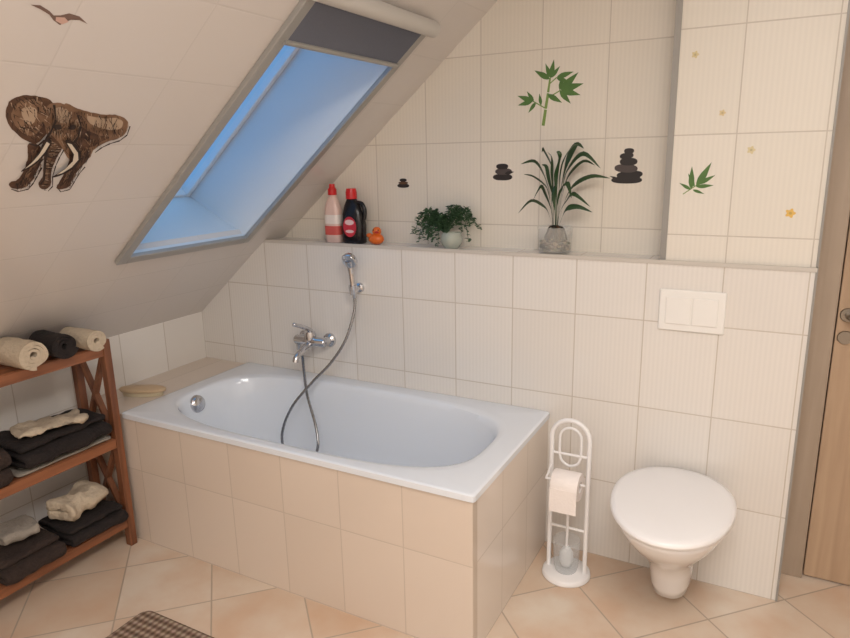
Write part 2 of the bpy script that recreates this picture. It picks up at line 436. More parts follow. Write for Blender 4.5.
sb = (hx, 0, 1.0)
sh = thing('hand_shower', sb, 'chrome hand shower hanging in wall holder above tub', 'shower')
g = Geo().lathe((hx, 0, 1.02), [(.001, 0), (.022, 0), (.02, .012), (.012, .016), (.012, .045), (.001, .046)], 20, M=RX)
g.tube([(hx, -.052, 1.00), (hx, -.058, 1.04)], [.017, .019], 16)
build('wall_holder', g, m_chrome, sb, sh, auto=40)
g = Geo().tube([(hx, -.046, .983), (hx, -.055, 1.03), (hx, -.062, 1.075), (hx, -.068, 1.12), (hx, -.078, 1.15)], [.009, .012, .012, .014, .018], 16, smooth=4)
M = Matrix.Rotation(math.radians(115), 3, 'X')
g.lathe((hx, -.065, 1.155), [(.001, -.014), (.022, -.012), (.034, .0), (.036, .014), (.032, .020), (.001, .022)], 28, M=M)
build('shower_head', g, m_chrome, sb, sh, auto=50)

# ---------------------------------------------------------------- toilet
TXc = -.224; tbs = (TXc, 0, .05)
to = thing('toilet', tbs, 'white wall-hung toilet with closed oval lid', 'toilet')
def egg(w_, yb, yf, z, n=2.3, nb=None, N=64, k=.45):
    yc = yb+(yf-yb)*k; out = []
    for j in range(N):
        th = 2*math.pi*j/N; c, s = math.cos(th), math.sin(th)
        e = (nb or n) if c > 0 else n
        x = w_/2*math.copysign(abs(s)**(2/e), s)
        y = yc+((yb-yc) if c > 0 else (yc-yf))*math.copysign(abs(c)**(2/e), c)
        out.append((TXc+x, y, z))
    return out
g = Geo().loft([egg(.10, -.001, -.20, .045, 2.4, 6), egg(.128, -.001, -.23, .052, 2.4, 6), egg(.140, -.001, -.25, .09, 2.4, 6), egg(.150, -.001, -.27, .15, 2.4, 6),
    egg(.172, -.001, -.305, .205, 2.3, 6), egg(.215, -.001, -.365, .26, 2.3, 6), egg(.275, -.001, -.435, .315, 2.3, 5), egg(.328, -.001, -.488, .365, 2.2, 4), egg(.352, -.001, -.512, .398, 2.2, 3.5), egg(.356, -.001, -.518, .412, 2.2, 3.5),
    egg(.35, -.004, -.515, .418, 2.2, 3.5), egg(.25, -.1, -.44, .418, 2.3, 3), egg(.22, -.13, -.41, .37, 2.2, 3)])
build('toilet_bowl', g, m_white, tbs, to, smooth=True, auto=60)
g = Geo().loft([egg(.355, -.045, -.522, .421, 2.1, 2.4), egg(.368, -.04, -.53, .424, 2.1, 2.4), egg(.368, -.04, -.53, .434, 2.1, 2.4), egg(.36, -.045, -.524, .437, 2.1, 2.4)])
build('toilet_seat', g, m_plastic, tbs, to, auto=50)
g = Geo().loft([egg(.378, -.030, -.548, .440, 2.05, 2.2), egg(.388, -.025, -.555, .443, 2.05, 2.2), egg(.388, -.025, -.555, .452, 2.05, 2.2), egg(.380, -.030, -.550, .457, 2.05, 2.2), egg(.35, -.05, -.53, .4605, 2.05, 2.2), egg(.20, -.14, -.43, .463, 2.1, 2.2)])
build('toilet_lid', g, m_plastic, tbs, to, smooth=True, auto=60)
for i, dx in enumerate((-.07, .07)):
    g = Geo().tube([(TXc+dx-.02, -.024, .430), (TXc+dx+.02, -.024, .430)], .012, 14)
    build('lid_hinge' if not i else 'lid_hinge.001', g, m_chrome, tbs, to, auto=40)

fb = (-.237, 0, 1.04)
fl = thing('flush_plate', fb, 'white dual flush plate mounted on tiles above toilet', 'flush plate')
m_fp = mat('flush_white', (238, 235, 230), .3)
g = Geo().box(-.237-.108, -.237+.108, -.010, 0, .965, 1.112)
build('plate', g, m_fp, fb, fl, bevel=.005)
g = Geo().box(-.237-.085, -.237-.003, -.014, -.009, .990, 1.087)
build('flush_button', g, m_fp, fb, fl, bevel=.003)
g = Geo().box(-.237+.003, -.237+.085, -.014, -.009, .990, 1.087)
build('flush_button.001', g, m_fp, fb, fl, bevel=.003)

# ---------------------------------------------------------------- paper and brush stand
px, py = -.597, -.178; pb = (px, py, 0)
st = thing('toilet_paper_stand', pb, 'white metal toilet paper and brush stand beside tub', 'toilet paper stand')
m_wm = mat('white_enamel', (238, 236, 236), .3)
g = Geo().lathe((px, py, 0), [(.001, 0), (.088, 0), (.092, .006), (.090, .018), (.083, .024), (.001, .026)], 48)
build('stand_base', g, m_wm, pb, st, auto=40)
g = Geo(); hw = .07
arch = [(px-hw, py, .02)]+[(px-hw, py, z) for z in (.2, .4, .54)]+[(px-hw*math.cos(a), py, .565+hw*math.sin(a)) for a in [math.pi*i/10 for i in range(11)]]+[(px+hw, py, z) for z in (.54, .4, .2, .02)]
g.tube(arch, .0085, 14)
i2 = [(px-.04, py, .50)]+[(px-.04*math.cos(a), py, .565+.04*math.sin(a)) for a in [math.pi*i/10 for i in range(11)]]+[(px+.04, py, .50)]
g.tube(i2, .005, 10)
g.tube([(px-hw, py, .50), (px+hw, py, .50)], .005, 10); g.tube([(px-hw, py, .20), (px+hw, py, .20)], .005, 10)
g.tube([(px-.04, py, .50), (px-.03, py, .47), (px, py, .455), (px+.03, py, .47), (px+.04, py, .50)], .005, 10, smooth=4)
build('stand_frame', g, m_wm, pb, st, auto=40)
g = Geo().tube([(px-hw, py, .455), (px-hw, py-.03, .43), (px-hw, py-.058, .42), (px-hw+.012, py-.062, .42), (px+.075, py-.062, .42)], .0045, 10, smooth=3)
build('roll_holder', g, m_wm, pb, st, auto=40)
rbp = (px+.010, py-.066, .412)
pr = thing('toilet_roll', rbp, 'white toilet paper roll hanging on the stand', 'toilet paper')
MY = Matrix.Rotation(math.radians(90), 3, 'Y')
g = Geo().lathe(rbp, [(.021, -.049), (.050, -.049), (.052, -.045), (.052, .045), (.050, .049), (.021, .049), (.021, -.049)], 40, M=MY, cap0=False, cap1=False)
m_pap = mat('paper', (242, 234, 230), .9, bump=.15, nscale=120)
build('paper_roll', g, m_pap, rbp, pr, auto=40)
g = Geo().box(px-.039, px+.059, py-.1195, py-.118, .325, .415)
build('paper_sheet', g, m_pap, rbp, pr)
g = Geo()
cupp = [(.001, 0), (.040, 0), (.043, .008)]
for i in range(9): cupp += [(.0440+.0006*i, .014+i*.012), (.0465+.0006*i, .020+i*.012)]
g.lathe((px, py-.005, .026), cupp+[(.051, .128), (.049, .130)], 36, cap1=False)
m_cg = mat('cup_clear', (214, 220, 224), .06, alpha=.30)
build('brush_cup', g, m_cg, pb, st, smooth=True, auto=40)
tbsh = (px, py-.005, .04)
bs = thing('toilet_brush', tbsh, 'white toilet brush standing in clear cup', 'toilet brush')
g = Geo().lathe((px, py-.005, .04), [(.001, 0), (.018, .004), (.026, .025), (.026, .055), (.016, .075), (.001, .08)], 24)
build('bristles', g, mat('bristle_white', (236, 238, 240), .9, bump=.8, nscale=200), tbsh, bs, smooth=True)
g = Geo().tube([(px, py-.005, .11), (px, py-.003, .30)], .005, 12)
build('brush_handle', g, m_wm, tbsh, bs, auto=40)

# ---------------------------------------------------------------- wooden rack
rx0, rx1, ry0, ry1 = -2.515, -2.29, -1.62, -.77
rbb = ((rx0+rx1)/2, -1.2, 0)
rk = thing('wooden_rack', rbb, 'brown wooden three-tier rack with crossed side braces', 'shelf')
pw = .032
Z3, Z2, Z1 = .882, .492, .132
k = 0
for yy in (ry0, ry1-pw):
    for xx, hh in ((rx0, Z3-.003), (rx1-pw, .905)):
        g = Geo().box(xx, xx+pw, yy, yy+pw, 0, hh)
        build('post' if k == 0 else 'post.%03d' % k, g, m_rack, rbb, rk, bevel=.003); k += 1
k = 0
nS = 4; sw = (rx1-rx0-.008)/nS
for z in (Z1, Z2, Z3):
    g = Geo()
    g.box(rx1-pw+.004, rx1-.004, ry0+pw, ry1-pw, z-.042, z-.003); g.box(rx0+.004, rx0+pw-.004, ry0+pw, ry1-pw, z-.042, z-.003)
    g.box(rx0+pw, rx1-pw, ry0+.004, ry0+pw-.004, z-.042, z-.003); g.box(rx0+pw, rx1-pw, ry1-pw+.004, ry1-.004, z-.042, z-.003)
    for i in range(nS):
        x = rx0+.004+i*sw
        g.box(x, x+sw-.006, ry0+pw+.001, ry1-pw-.001, z-.012, z)
    build('shelf' if k == 0 else 'shelf.%03d' % k, g, m_rackh, rbb, rk, bevel=.002); k += 1
k = 0
for yy in (ry0+pw/2, ry1-pw/2):
    for z0, z1 in ((Z1, Z2-.045), (Z2, Z3-.045)):
        g = Geo().beam((rx0+pw, yy, z0), (rx1-pw, yy, z1), .014, .024, up=(0, 1, 0)).beam((rx0+pw, yy+.0005, z1), (rx1-pw, yy+.0005, z0), .013, .024, up=(0, 1, 0))
        build('cross_brace' if k == 0 else 'cross_brace.%03d' % k, g, m_rack, rbb, rk); k += 1

# towels
def rolled(name, x0, x1, yc, z, R, m, label, a0=0):
    line = []; turns = 3.2; T = 90
    for i in range(T+1):
        t = i/T; a = a0-math.pi/2+2*math.pi*turns*(t-1); r = .010+(R-.009-.010)*t
        line.append((yc+r*math.cos(a), z+R*.95+r*math.sin(a)*.93))
    g = Geo().ribbon(line, (R-.019)/turns*.95, x0, x1, axis='x')
    o = build(name, g, m, ((x0+x1)/2, yc, z), smooth=True, auto=50, jitter=.012, jscale=.06)
    tag(o, label, 'towel', 'towels rolled on the top tier'); return o
ztop = Z3+.001
rolled('rolled_towel', -2.395, -2.225, -.868, ztop, .050, m_cream, 'rolled cream towel on the rack near the tub', .6)
rolled('rolled_towel.001', -2.385, -2.24, -.985, ztop, .058, m_dark, 'rolled black-brown towel between cream rolls on rack', 1.2)
rolled('rolled_towel.002', -2.385, -2.22, -1.112, ztop, .060, m_cream, 'rolled cream towel on top of the wooden rack', 0)

def folded(name, x0, x1, y0, y1, z, layers, th, m, label, grp=None, jit=.016, rot=0, js=.08):
    line = []; r = th*.5
    for k_ in range(layers):
        zc = z+th*.5+k_*th
        sh_ = random.uniform(0, .022)
        xs = [x0+r*1.4, (x0*3+x1)/4, (x0+x1)/2, (x0+x1*3)/4, x1-r*1.4-sh_]
        if k_ % 2: xs = xs[::-1]
        for x in xs: line.append((x, zc))
        if k_ < layers-1:
            xe = xs[-1]; sgn = 1 if k_ % 2 == 0 else -1
            for a in (-50, 0, 50):
                line.append((xe+sgn*r*math.cos(math.radians(a)), zc+th/2+th/2*math.sin(math.radians(a))))
    g = Geo().ribbon(line, th*.92, y0, y1, axis='y')
    o = build(name, g, m, ((x0+x1)/2, (y0+y1)/2, z), smooth=True, subsurf=1, jitter=jit, jscale=js)
    o.rotation_euler = (0, 0, math.radians(rot))
    tag(o, label, 'towel', grp); return o
zz = Z2+.004
folded('folded_towel', -2.49, -2.27, -1.20, -.815, zz, 1, .016, m_grey, 'grey towel spread flat on middle tier of rack', jit=.006)
folded('folded_towel.001', -2.49, -2.255, -1.19, -.83, zz+.028, 3, .030, m_dark, 'large dark folded towel on middle tier of rack', jit=.030, rot=2)
folded('folded_towel.002', -2.49, -2.25, -1.50, -1.225, zz+.004, 4, .032, m_dark2, 'stack of dark brown folded towel at rack middle tier', jit=.024)
folded('folded_towel.003', -2.42, -2.26, -1.15, -.91, zz+.131, 1, .018, m_cream, 'small cream towel crumpled on dark folded towel', jit=.044, rot=-16, js=.05)
zz = Z1+.008
folded('folded_towel.004', -2.49, -2.255, -1.06, -.82, zz, 3, .025, m_dark, 'dark folded towel on the bottom tier of rack', jit=.026)
folded('folded_towel.005', -2.45, -2.29, -1.05, -.86, zz+.092, 2, .040, m_cream, 'thick cream folded towel on dark towel, bottom tier', jit=.05, rot=12, js=.06)
folded('folded_towel.006', -2.49, -2.25, -1.32, -1.09, zz, 3, .028, m_dark2, 'dark brown folded towel on rack bottom tier', jit=.026)
folded('folded_towel.007', -2.46, -2.30, -1.26, -1.13, zz+.103, 2, .024, m_grey, 'grey washcloth on dark towel, bottom tier', jit=.03, rot=-8)

# brush on the tub end shelf
bb = (-2.43, -.55, .573)
br = thing('bath_brush', bb, 'flat wooden bath brush lying on the tiled tub shelf', 'brush')
g = Geo()
def oval(cx, cy, a, b_, z, rot, N=28):
    return [(cx+a*math.cos(t)*math.cos(rot)-b_*math.sin(t)*math.sin(rot), cy+a*math.cos(t)*math.sin(rot)+b_*math.sin(t)*math.cos(rot), z) for t in [2*math.pi*i/N for i in range(N)]]
ro = math.radians(25)
g.loft([oval(-2.42, -.55, .10, .034, .593, ro), oval(-2.42, -.55, .105, .038, .597, ro), oval(-2.42, -.55, .105, .038, .607, ro), oval(-2.42, -.55, .095, .03, .613, ro)])
build('brush_back', g, mat('pale_wood', (196, 170, 138), .5), bb, br, auto=40)
g = Geo().loft([oval(-2.42, -.55, .09, .028, .574, ro), oval(-2.42, -.55, .092, .03, .594, ro)])
build('bristles', g, mat('bristle_cream', (214, 200, 170), .9, bump=.8, nscale=200), bb, br)

# ---------------------------------------------------------------- rug
m_rug = bpy.data.materials.new('rug_weave'); m_rug.use_nodes = True
nt = m_rug.node_tree; b = nt.nodes['Principled BSDF']; b.inputs['Roughness'].default_value = .95
tc = nt.nodes.new('ShaderNodeTexCoord'); wv = nt.nodes.new('ShaderNodeTexWave'); wv.bands_direction = 'Y'
wv.inputs['Scale'].default_value = 11; wv.inputs['Distortion'].default_value = .8; wv.inputs['Detail'].default_value = 2
wx = nt.nodes.new('ShaderNodeTexWave'); wx.bands_direction = 'X'; wx.inputs['Scale'].default_value = 14; wx.inputs['Distortion'].default_value = .5
ns = nt.nodes.new('ShaderNodeTexNoise'); ns.inputs['Scale'].default_value = 60
ad = nt.nodes.new('ShaderNodeMix'); ad.data_type = 'FLOAT'; ad.inputs[0].default_value = .45
rp = nt.nodes.new('ShaderNodeValToRGB'); rp.color_ramp.elements[0].color = lin((92, 70, 56)); rp.color_ramp.elements[1].color = lin((190, 170, 150))
e = rp.color_ramp.elements.new(.5); e.color = lin((138, 114, 96))
mxr = nt.nodes.new('ShaderNodeMix'); mxr.data_type = 'RGBA'; mxr.blend_type = 'MULTIPLY'; mxr.inputs['Factor'].default_value = .3
bp = nt.nodes.new('ShaderNodeBump'); bp.inputs['Strength'].default_value = .8; bp.inputs['Distance'].default_value = .004
nt.links.new(tc.outputs['Object'], wv.inputs['Vector']); nt.links.new(tc.outputs['Object'], wx.inputs['Vector'])
nt.links.new(wv.outputs['Fac'], ad.inputs[2]); nt.links.new(wx.outputs['Fac'], ad.inputs[3])
nt.links.new(ad.outputs[0], rp.inputs['Fac']); nt.links.new(rp.outputs['Color'], mxr.inputs['A'])
nt.links.new(tc.outputs['Object'], ns.inputs['Vector']); nt.links.new(ns.outputs['Color'], mxr.inputs['B']); nt.links.new(mxr.outputs['Result'], b.inputs['Base Color'])
nt.links.new(ns.outputs['Fac'], bp.inputs['Height']); nt.links.new(bp.outputs['Normal'], b.inputs['Normal'])
def rrl(x0, x1, y0, y1, r, z):
    out = []
    for cx, cy, a0 in ((x1-r, y1-r, 0), (x0+r, y1-r, 90), (x0+r, y0+r, 180), (x1-r, y0+r, 270)):
        for i in range(7):
            a = math.radians(a0+15*i); out.append((cx+r*math.cos(a), cy+r*math.sin(a), z))
    return out
g = Geo().loft([rrl(-1.89, -1.53, -1.67, -1.06, .03, 0.0005), rrl(-1.895, -1.525, -1.675, -1.055, .035, .005), rrl(-1.885, -1.535, -1.665, -1.065, .03, .009)])
o = build('rug', g, m_rug, (-1.74, -1.34, 0)); tag(o, 'small brown woven bath mat on the tiled floor', 'rug')

# ---------------------------------------------------------------- ledge objects
ZL = LZ+.0005
def rsec(cx, cy, a, b_, z, n=3.2, N=32):
    out = []
    for i in range(N):
        t = 2*math.pi*i/N; c, s = math.cos(t), math.sin(t)
        out.append((cx+a*math.copysign(abs(c)**(2/n), c), cy+b_*math.copysign(abs(s)**(2/n), s), z))
    return out
c = (-1.785, .07); bb = (c[0], c[1], ZL)
bt = thing('cleaner_bottle', bb, 'white and pink plastic bottle with red cap on ledge', 'bottle')
g = Geo().loft([rsec(*c, .036, .024, ZL), rsec(*c, .039, .027, ZL+.006), rsec(*c, .040, .028, ZL+.12), rsec(*c, .038, .027, ZL+.155, 3), rsec(*c, .028, .022, ZL+.185, 2.6), rsec(*c, .017, .016, ZL+.205, 2.2), rsec(*c, .014, .014, ZL+.215, 2)])
build('bottle_body', g, mat('bottle_pinkwhite', (226, 196, 186), .3), bb, bt, auto=50)
g = Geo().lathe((c[0], c[1], ZL+.212), [(.001, 0), (.020, 0), (.020, .025), (.014, .032), (.012, .048), (.001, .049)], 24)
build('bottle_cap', g, mat('cap_red', (200, 34, 36), .3), bb, bt, auto=40)
g = Geo().loft([rsec(*c, .0408, .0288, ZL+.035), rsec(*c, .0408, .0288, ZL+.075)], False, False)
g.loft([rsec(*c, .0408, .0288, ZL+.085), rsec(*c, .0408, .0288, ZL+.125)], False, False, 1)
build('bottle_label', g, [mat('label_red', (206, 90, 84), .4), mat('label_white', (236, 226, 220), .4)], bb, bt)
c = (-1.675, .07); bb = (c[0], c[1], ZL)
bt = thing('detergent_bottle', bb, 'black detergent bottle with red cap and red label', 'bottle')
g = Geo().loft([rsec(*c, .050, .028, ZL), rsec(*c, .055, .032, ZL+.008), rsec(*c, .056, .033, ZL+.08), rsec(*c, .052, .032, ZL+.13, 3), rsec(c[0]-.002, c[1], .040, .028, ZL+.165, 2.8), rsec(c[0]-.006, c[1], .026, .022, ZL+.188, 2.4), rsec(c[0]-.008, c[1], .020, .019, ZL+.20, 2)])
g.tube([(c[0]+.020, c[1], ZL+.180), (c[0]+.046, c[1], ZL+.175), (c[0]+.060, c[1], ZL+.145), (c[0]+.056, c[1], ZL+.105)], .009, 10, smooth=4)
build('bottle_body', g, mat('bottle_black', (22, 20, 24), .25), bb, bt, auto=50)
g = Geo().lathe((c[0]-.008, c[1], ZL+.196), [(.001, 0), (.025, 0), (.025, .028), (.021, .045), (.001, .046)], 24)
build('bottle_cap', g, bpy.data.materials['cap_red'], bb, bt, auto=40)
def ovp(cx, cz, a, b_, N=24): return [(cx+a*math.cos(2*math.pi*i/N), cz+b_*math.sin(2*math.pi*i/N)) for i in range(N)]
g = Geo()
g.prism(ovp(c[0]-.002, ZL+.075, .034, .045), 'y', c[1]-.0340, c[1]-.030, 0)
g.prism(ovp(c[0]-.002, ZL+.095, .024, .012), 'y', c[1]-.0348, c[1]-.030, 1)
g.prism(ovp(c[0]-.002, ZL+.055, .022, .007), 'y', c[1]-.0348, c[1]-.030, 1)
build('bottle_label', g, [mat('label_pink', (196, 50, 66), .4), mat('label_pale', (232, 200, 200), .4)], bb, bt)
c = Vector((-1.555, .06, ZL))
bt = thing('bath_duck', c, 'small orange rubber duck with red beak on ledge', 'toy')
g = Geo().sphere(c+Vector((0, 0, .024)), .034, (1.1, .8, .72)).sphere(c+Vector((.008, -.006, .058)), .020).sphere(c+Vector((-.034, 0, .038)), .013, (1.2, .8, .8))
build('duck_body', g, mat('toy_orange', (226, 110, 40), .35), c, bt, smooth=True)
g = Geo().sphere(c+Vector((.018, -.024, .056)), .010, (1, 1.1, .5)); build('beak', g, mat('toy_red', (190, 40, 30), .35), c, bt, smooth=True)
for i, ex in enumerate((.001, .022)):
    g = Geo().sphere(c+Vector((ex, -.023+.006*i, .065)), .003); build('eye' if not i else 'eye.001', g, mat('toy_eye', (15, 15, 15), .2), c, bt, smooth=True)

# leaves
def blade(g, pts, wmax, side, mi=0, fold=.25, prof=None):
    pts = spline([Vector(p) for p in pts], 5); n = len(pts); rows = []
    for i, p in enumerate(pts):
        t = i/(n-1); w_ = wmax*(prof(t) if prof else math.sin(math.pi*min(1, t*.92+.08))**.7)
        d_ = (pts[min(n-1, i+1)]-pts[max(0, i-1)]).normalized()
        s = Vector(side); s = (s-d_*s.dot(d_)).normalized(); u = s.cross(d_)
        rows.append([p-s*w_+u*w_*fold, p.copy(), p+s*w_+u*w_*fold])
    g.loft(rows, False, False, mi, closed=False)
m_leaf = mat('leaf_green', (46, 72, 42), .4, noise=.4, nscale=12)
m_leaf2 = mat('leaf_bright', (66, 96, 66), .55, noise=.4, nscale=25)
c = Vector((-.75, .062, ZL))
pl = thing('potted_palm', c, 'tall green arching-leaf plant in clear glass vase with roots', 'plant')
g = Geo()
random.seed(33)
# (direction in x, direction in y, reach, height, droop)
fr = [(-1, -.1, .125, .345, .02), (-.8, -.5, .09, .25, .05), (-.9, .2, .12, .30, .0), (-.5, -.6, .05, .33, .0), (.2, -.5, .03, .36, -.02), (.5, -.2, .08, .40, .01), (.9, -.3, .15, .37, .06),
      (1, .1, .18, .30, .02), (.95, -.4, .12, .23, .04), (.7, .2, .12, .34, .0), (-.95, -.3, .12, .21, .05), (.1, -.8, .06, .25, .05), (.6, -.7, .09, .27, .05), (-.3, .1, .03, .35, -.02), (.85, .0, .13, .19, .03), (-.7, .1, .06, .38, .0), (.3, .2, .10, .41, .03)]
for dx, dy, R_, H_, dr in fr:
    l = math.hypot(dx, dy); dx /= l; dy /= l; dy *= .6
    b0 = c+Vector((dx*.008, dy*.008, .09)); top = H_-.09
    j = lambda s_: Vector((random.uniform(-s_, s_), random.uniform(-s_, s_), random.uniform(-s_, s_)))
    pts = [b0, b0+Vector((dx*R_*.08, dy*R_*.08, top*.40))+j(.004), b0+Vector((dx*R_*.28, dy*R_*.28, top*.78))+j(.008), b0+Vector((dx*R_*.65, dy*R_*.65, top*1.0))+j(.010), b0+Vector((dx*R_*1.08, dy*R_*1.08, top-dr))+j(.012)]
    sd = Vector((-dy, dx, 0)); sd = sd*random.uniform(.3, .9)+Vector((0, 0, 1))*random.uniform(.3, .9)
    blade(g, pts, random.uniform(.010, .014), sd, fold=.3, prof=lambda t: .12 if t < .30 else max(.02, (.12+.88*min(1, (t-.30)/.26))*(1 if t < .58 else 1-((t-.58)/.42)**1.5)))
for v in g.v: v.y = min(v.y, .143)
build('leaves', g, m_leaf, c, pl, smooth=True, recalc=False)
g = Geo().lathe(c, [(.001, .001), (.054, .001), (.062, .008), (.066, .095), (.069, .100), (.066, .103), (.062, .098), (.058, .012), (.001, .008)], 40)
build('pot', g, mat('pot_glass', (232, 232, 226), .03, alpha=.22), c, pl, auto=50)
g = Geo()
for i in range(170):
    a = random.uniform(0, 6.28); r = .050*math.sqrt(random.random()); z = random.uniform(.014, .052)
    g.sphere(c+Vector((r*math.cos(a), r*math.sin(a), z)), random.uniform(.006, .010), (1.3, .9, .7), 8, 5, random.choice((0, 1, 2, 0, 3)))
for i in range(60):
    a = random.uniform(0, 6.28); r = random.uniform(.015, .052)
    g.tube([c+Vector((0, 0, .105)), c+Vector((r*.7*math.cos(a), r*.7*math.sin(a), random.uniform(.075, .10))), c+Vector((r*math.cos(a), r*math.sin(a), random.uniform(.04, .07)))], .0026, 6, 1 if i % 4 else 0, smooth=5)
o = build('bark_filling', g, [mat('bark_brown', (92, 66, 46), .9), mat('bark_dark', (50, 42, 32), .9), mat('moss', (86, 92, 56), .9), mat('pebble_pale', (168, 150, 126), .8)], c, pl, smooth=True); o['kind'] = 'stuff'
c = Vector((-1.24, .07, ZL))
pl = thing('potted_creeper', c, 'bushy small-leaved green plant in pale round pot', 'plant')
g = Geo().lathe(c+Vector((.055, -.015, 0)), [(.001, .0), (.026, .0), (.042, .02), (.046, .04), (.040, .062), (.036, .066), (.036, .06), (.001, .055)], 32)
build('pot', g, mat('pot_pale', (196, 202, 190), .15, alpha=.6), c, pl, auto=50)
g = Geo(); random.seed(5)
for i in range(36):
    az = random.uniform(0, 6.28); dx, dy = math.cos(az), math.sin(az)*.45
    R_ = random.uniform(.06, .15); H_ = random.uniform(.05, .14)
    b0 = c+Vector((.02, 0, .055))
    path = spline([b0, b0+Vector((dx*R_*.4, dy*R_*.4, H_*.6)), b0+Vector((dx*R_*.8, dy*R_*.8, H_*.8)), b0+Vector((dx*R_, dy*R_, H_*.75-random.uniform(0, .09)))], 6)
    path = [Vector((p.x, min(p.y, .13), p.z)) for p in path]
    g.tube(path, .0012, 5)
    for p in path[3:]:
        for k_ in range(3):
            a = random.uniform(0, 6.28); l = random.uniform(.010, .024)
            dd = Vector((math.cos(a), math.sin(a)*.8-.2, random.uniform(-.3, .8))).normalized()
            blade(g, [p, p+dd*l*.5+Vector((0, 0, .002)), p+dd*l], l*.24, dd.cross(Vector((0, .6, 1))))
for v in g.v: v.y = min(v.y, .143); v.z = max(v.z, ZL+.002)
build('foliage', g, m_leaf2, c, pl, recalc=False)

# ---------------------------------------------------------------- stickers
def sticker(name, polys, org, U, V, N_, mats, label, cat, group=None):
    g = Geo(); org, U, V, N_ = map(Vector, (org, U, V, N_))
    for k_, (pts, mi) in enumerate(polys):
        off = .0006+.000012*k_
        g.add([org+U*x+V*y+N_*off for x, y in pts], [tuple(range(len(pts)))], mi)
    o = build(name, g, mats, org, recalc=False)
    bm = bmesh.new(); bm.from_mesh(o.data); bmesh.ops.triangulate(bm, faces=bm.faces); bm.to_mesh(o.data); bm.free()
    tag(o, label, cat, group); return o
def leafpoly(x, y, a, l, w_):
    a = math.radians(a); c_, s_ = math.cos(a), math.sin(a); out = []
    prof = [(0, 0), (.12, .6), (.3, 1), (.5, .95), (.75, .5), (1, 0), (.75, -.5), (.5, -.95), (.3, -1), (.12, -.6)]
    for t, q in prof: out.append((x+c_*t*l-s_*q*w_, y+s_*t*l+c_*q*w_))
    return out
def line(x0, y0, x1, y1, w_, w2=None):
    dx, dy = x1-x0, y1-y0; l = math.hypot(dx, dy); nx, ny = -dy/l/2, dx/l/2; w2 = w_ if w2 is None else w2
    return [(x0+nx*w_, y0+ny*w_), (x0-nx*w_, y0-ny*w_), (x1-nx*w2, y1-ny*w2), (x1+nx*w2, y1+ny*w2)]
def ov(x, y, a, b_, n=2.4, N=20, tilt=0):
    out = []; ct, st_ = math.cos(tilt), math.sin(tilt)
    for i in range(N):
        t = 2*math.pi*i/N; c_, s_ = math.cos(t), math.sin(t)
        u, v = a*math.copysign(abs(c_)**(2/n), c_), b_*math.copysign(abs(s_)**(2/n), s_)
        out.append((x+u*ct-v*st_, y+u*st_+v*ct))
    return out
BU, BV, BN = (1, 0, 0), (0, 0, 1), (0, -1, 0)
s_g = mat('sticker_green', (78, 114, 54), .6, noise=.35, nscale=30); s_g2 = mat('sticker_green_light', (120, 148, 76), .6)
s_k = mat('sticker_black', (36, 30, 30), .5); s_k2 = mat('sticker_stone', (74, 64, 62), .5)
s_b = mat('sticker_brown', (96, 66, 44), .6)
polys = [(line(-.018, -.12, -.008, -.05, .015, .013), 1), (line(-.008, -.046, .002, .02, .013, .012), 1), (line(.002, .024, .010, .085, .011, .008), 1), (line(-.008, -.045, -.07, -.01, .005), 1), (line(.002, .0, .06, .03, .005), 1), (line(.008, .06, .04, .085, .005), 1)]
for x, y, a, l in [(.012, .085, 80, .075), (.012, .085, 112, .065), (.008, .08, 150, .08), (.012, .085, 48, .06), (.06, .03, 42, .10), (.06, .03, 12, .10), (.06, .03, -16, .09), (.055, .028, -48, .075), (.055, .03, 76, .065),
                   (.04, .085, 14, .075), (.04, .082, -18, .06), (-.07, -.01, 160, .075), (-.07, -.01, 192, .07), (-.065, -.012, 126, .055), (-.055, -.016, 232, .055), (.0, .015, -30, .075), (-.03, -.03, 100, .05)]:
    polys.append((leafpoly(x, y, a, l*1.05, l*.155), 0))
polys = [([(x*.84, y*.84) for x, y in p], m_) for p, m_ in polys]
sticker('bamboo_sticker', polys, (-.820, .15, 1.785), BU, BV, BN, [s_g, s_g2], 'green bamboo wall sticker on cream tiles', 'wall sticker')
sticker('stone_stack_sticker', [(ov(0, -.048, .056, .013), 0), (ov(.010, -.029, .047, .014, tilt=.06), 0), (ov(-.004, -.006, .042, .015, tilt=-.05), 1), (ov(.004, .018, .032, .014), 0), (ov(-.004, .039, .025, .011, tilt=.1), 0), (ov(.004, .056, .018, .010), 0), (leafpoly(.04, -.045, 60, .025, .004), 0), (leafpoly(-.03, -.045, 160, .035, .004), 0)],
        (-.511, .15, 1.527), BU, BV, BN, [s_k, s_k2], 'tall black stacked-stones wall sticker on tiles', 'wall sticker', 'stone stack wall stickers')
sticker('stone_stack_sticker.001', [(ov(0, -.022, .042, .013), 0), (ov(.004, .0, .036, .013), 1), (ov(-.002, .020, .026, .011), 0), (leafpoly(.01, -.008, 10, .04, .007), 0)], (-1.0, .15, 1.513), BU, BV, BN, [s_k, s_k2], 'low black stacked-stones wall sticker on tiles', 'wall sticker', 'stone stack wall stickers')
sticker('stone_stack_sticker.002', [(ov(0, -.012, .030, .009), 0), (ov(0, .0, .024, .006), 2), (ov(.0, .012, .018, .007), 0)], (-1.462, .15, 1.468), BU, BV, BN, [s_k, s_k2, s_b], 'smallest stacked-stones sticker near the sloped ceiling', 'wall sticker', 'stone stack wall stickers')
polys = [(line(-.045, -.045, .0, -.012, .003), 1)]
for x, y, a, l in [(-.02, -.028, 92, .075), (-.005, -.02, 62, .09), (.0, -.012, 30, .06), (-.01, -.02, 118, .05), (-.02, -.03, 150, .045), (-.005, -.02, 5, .055), (-.015, -.03, -20, .04)]:
    polys.append((leafpoly(x, y, a, l, l*.12), 0))
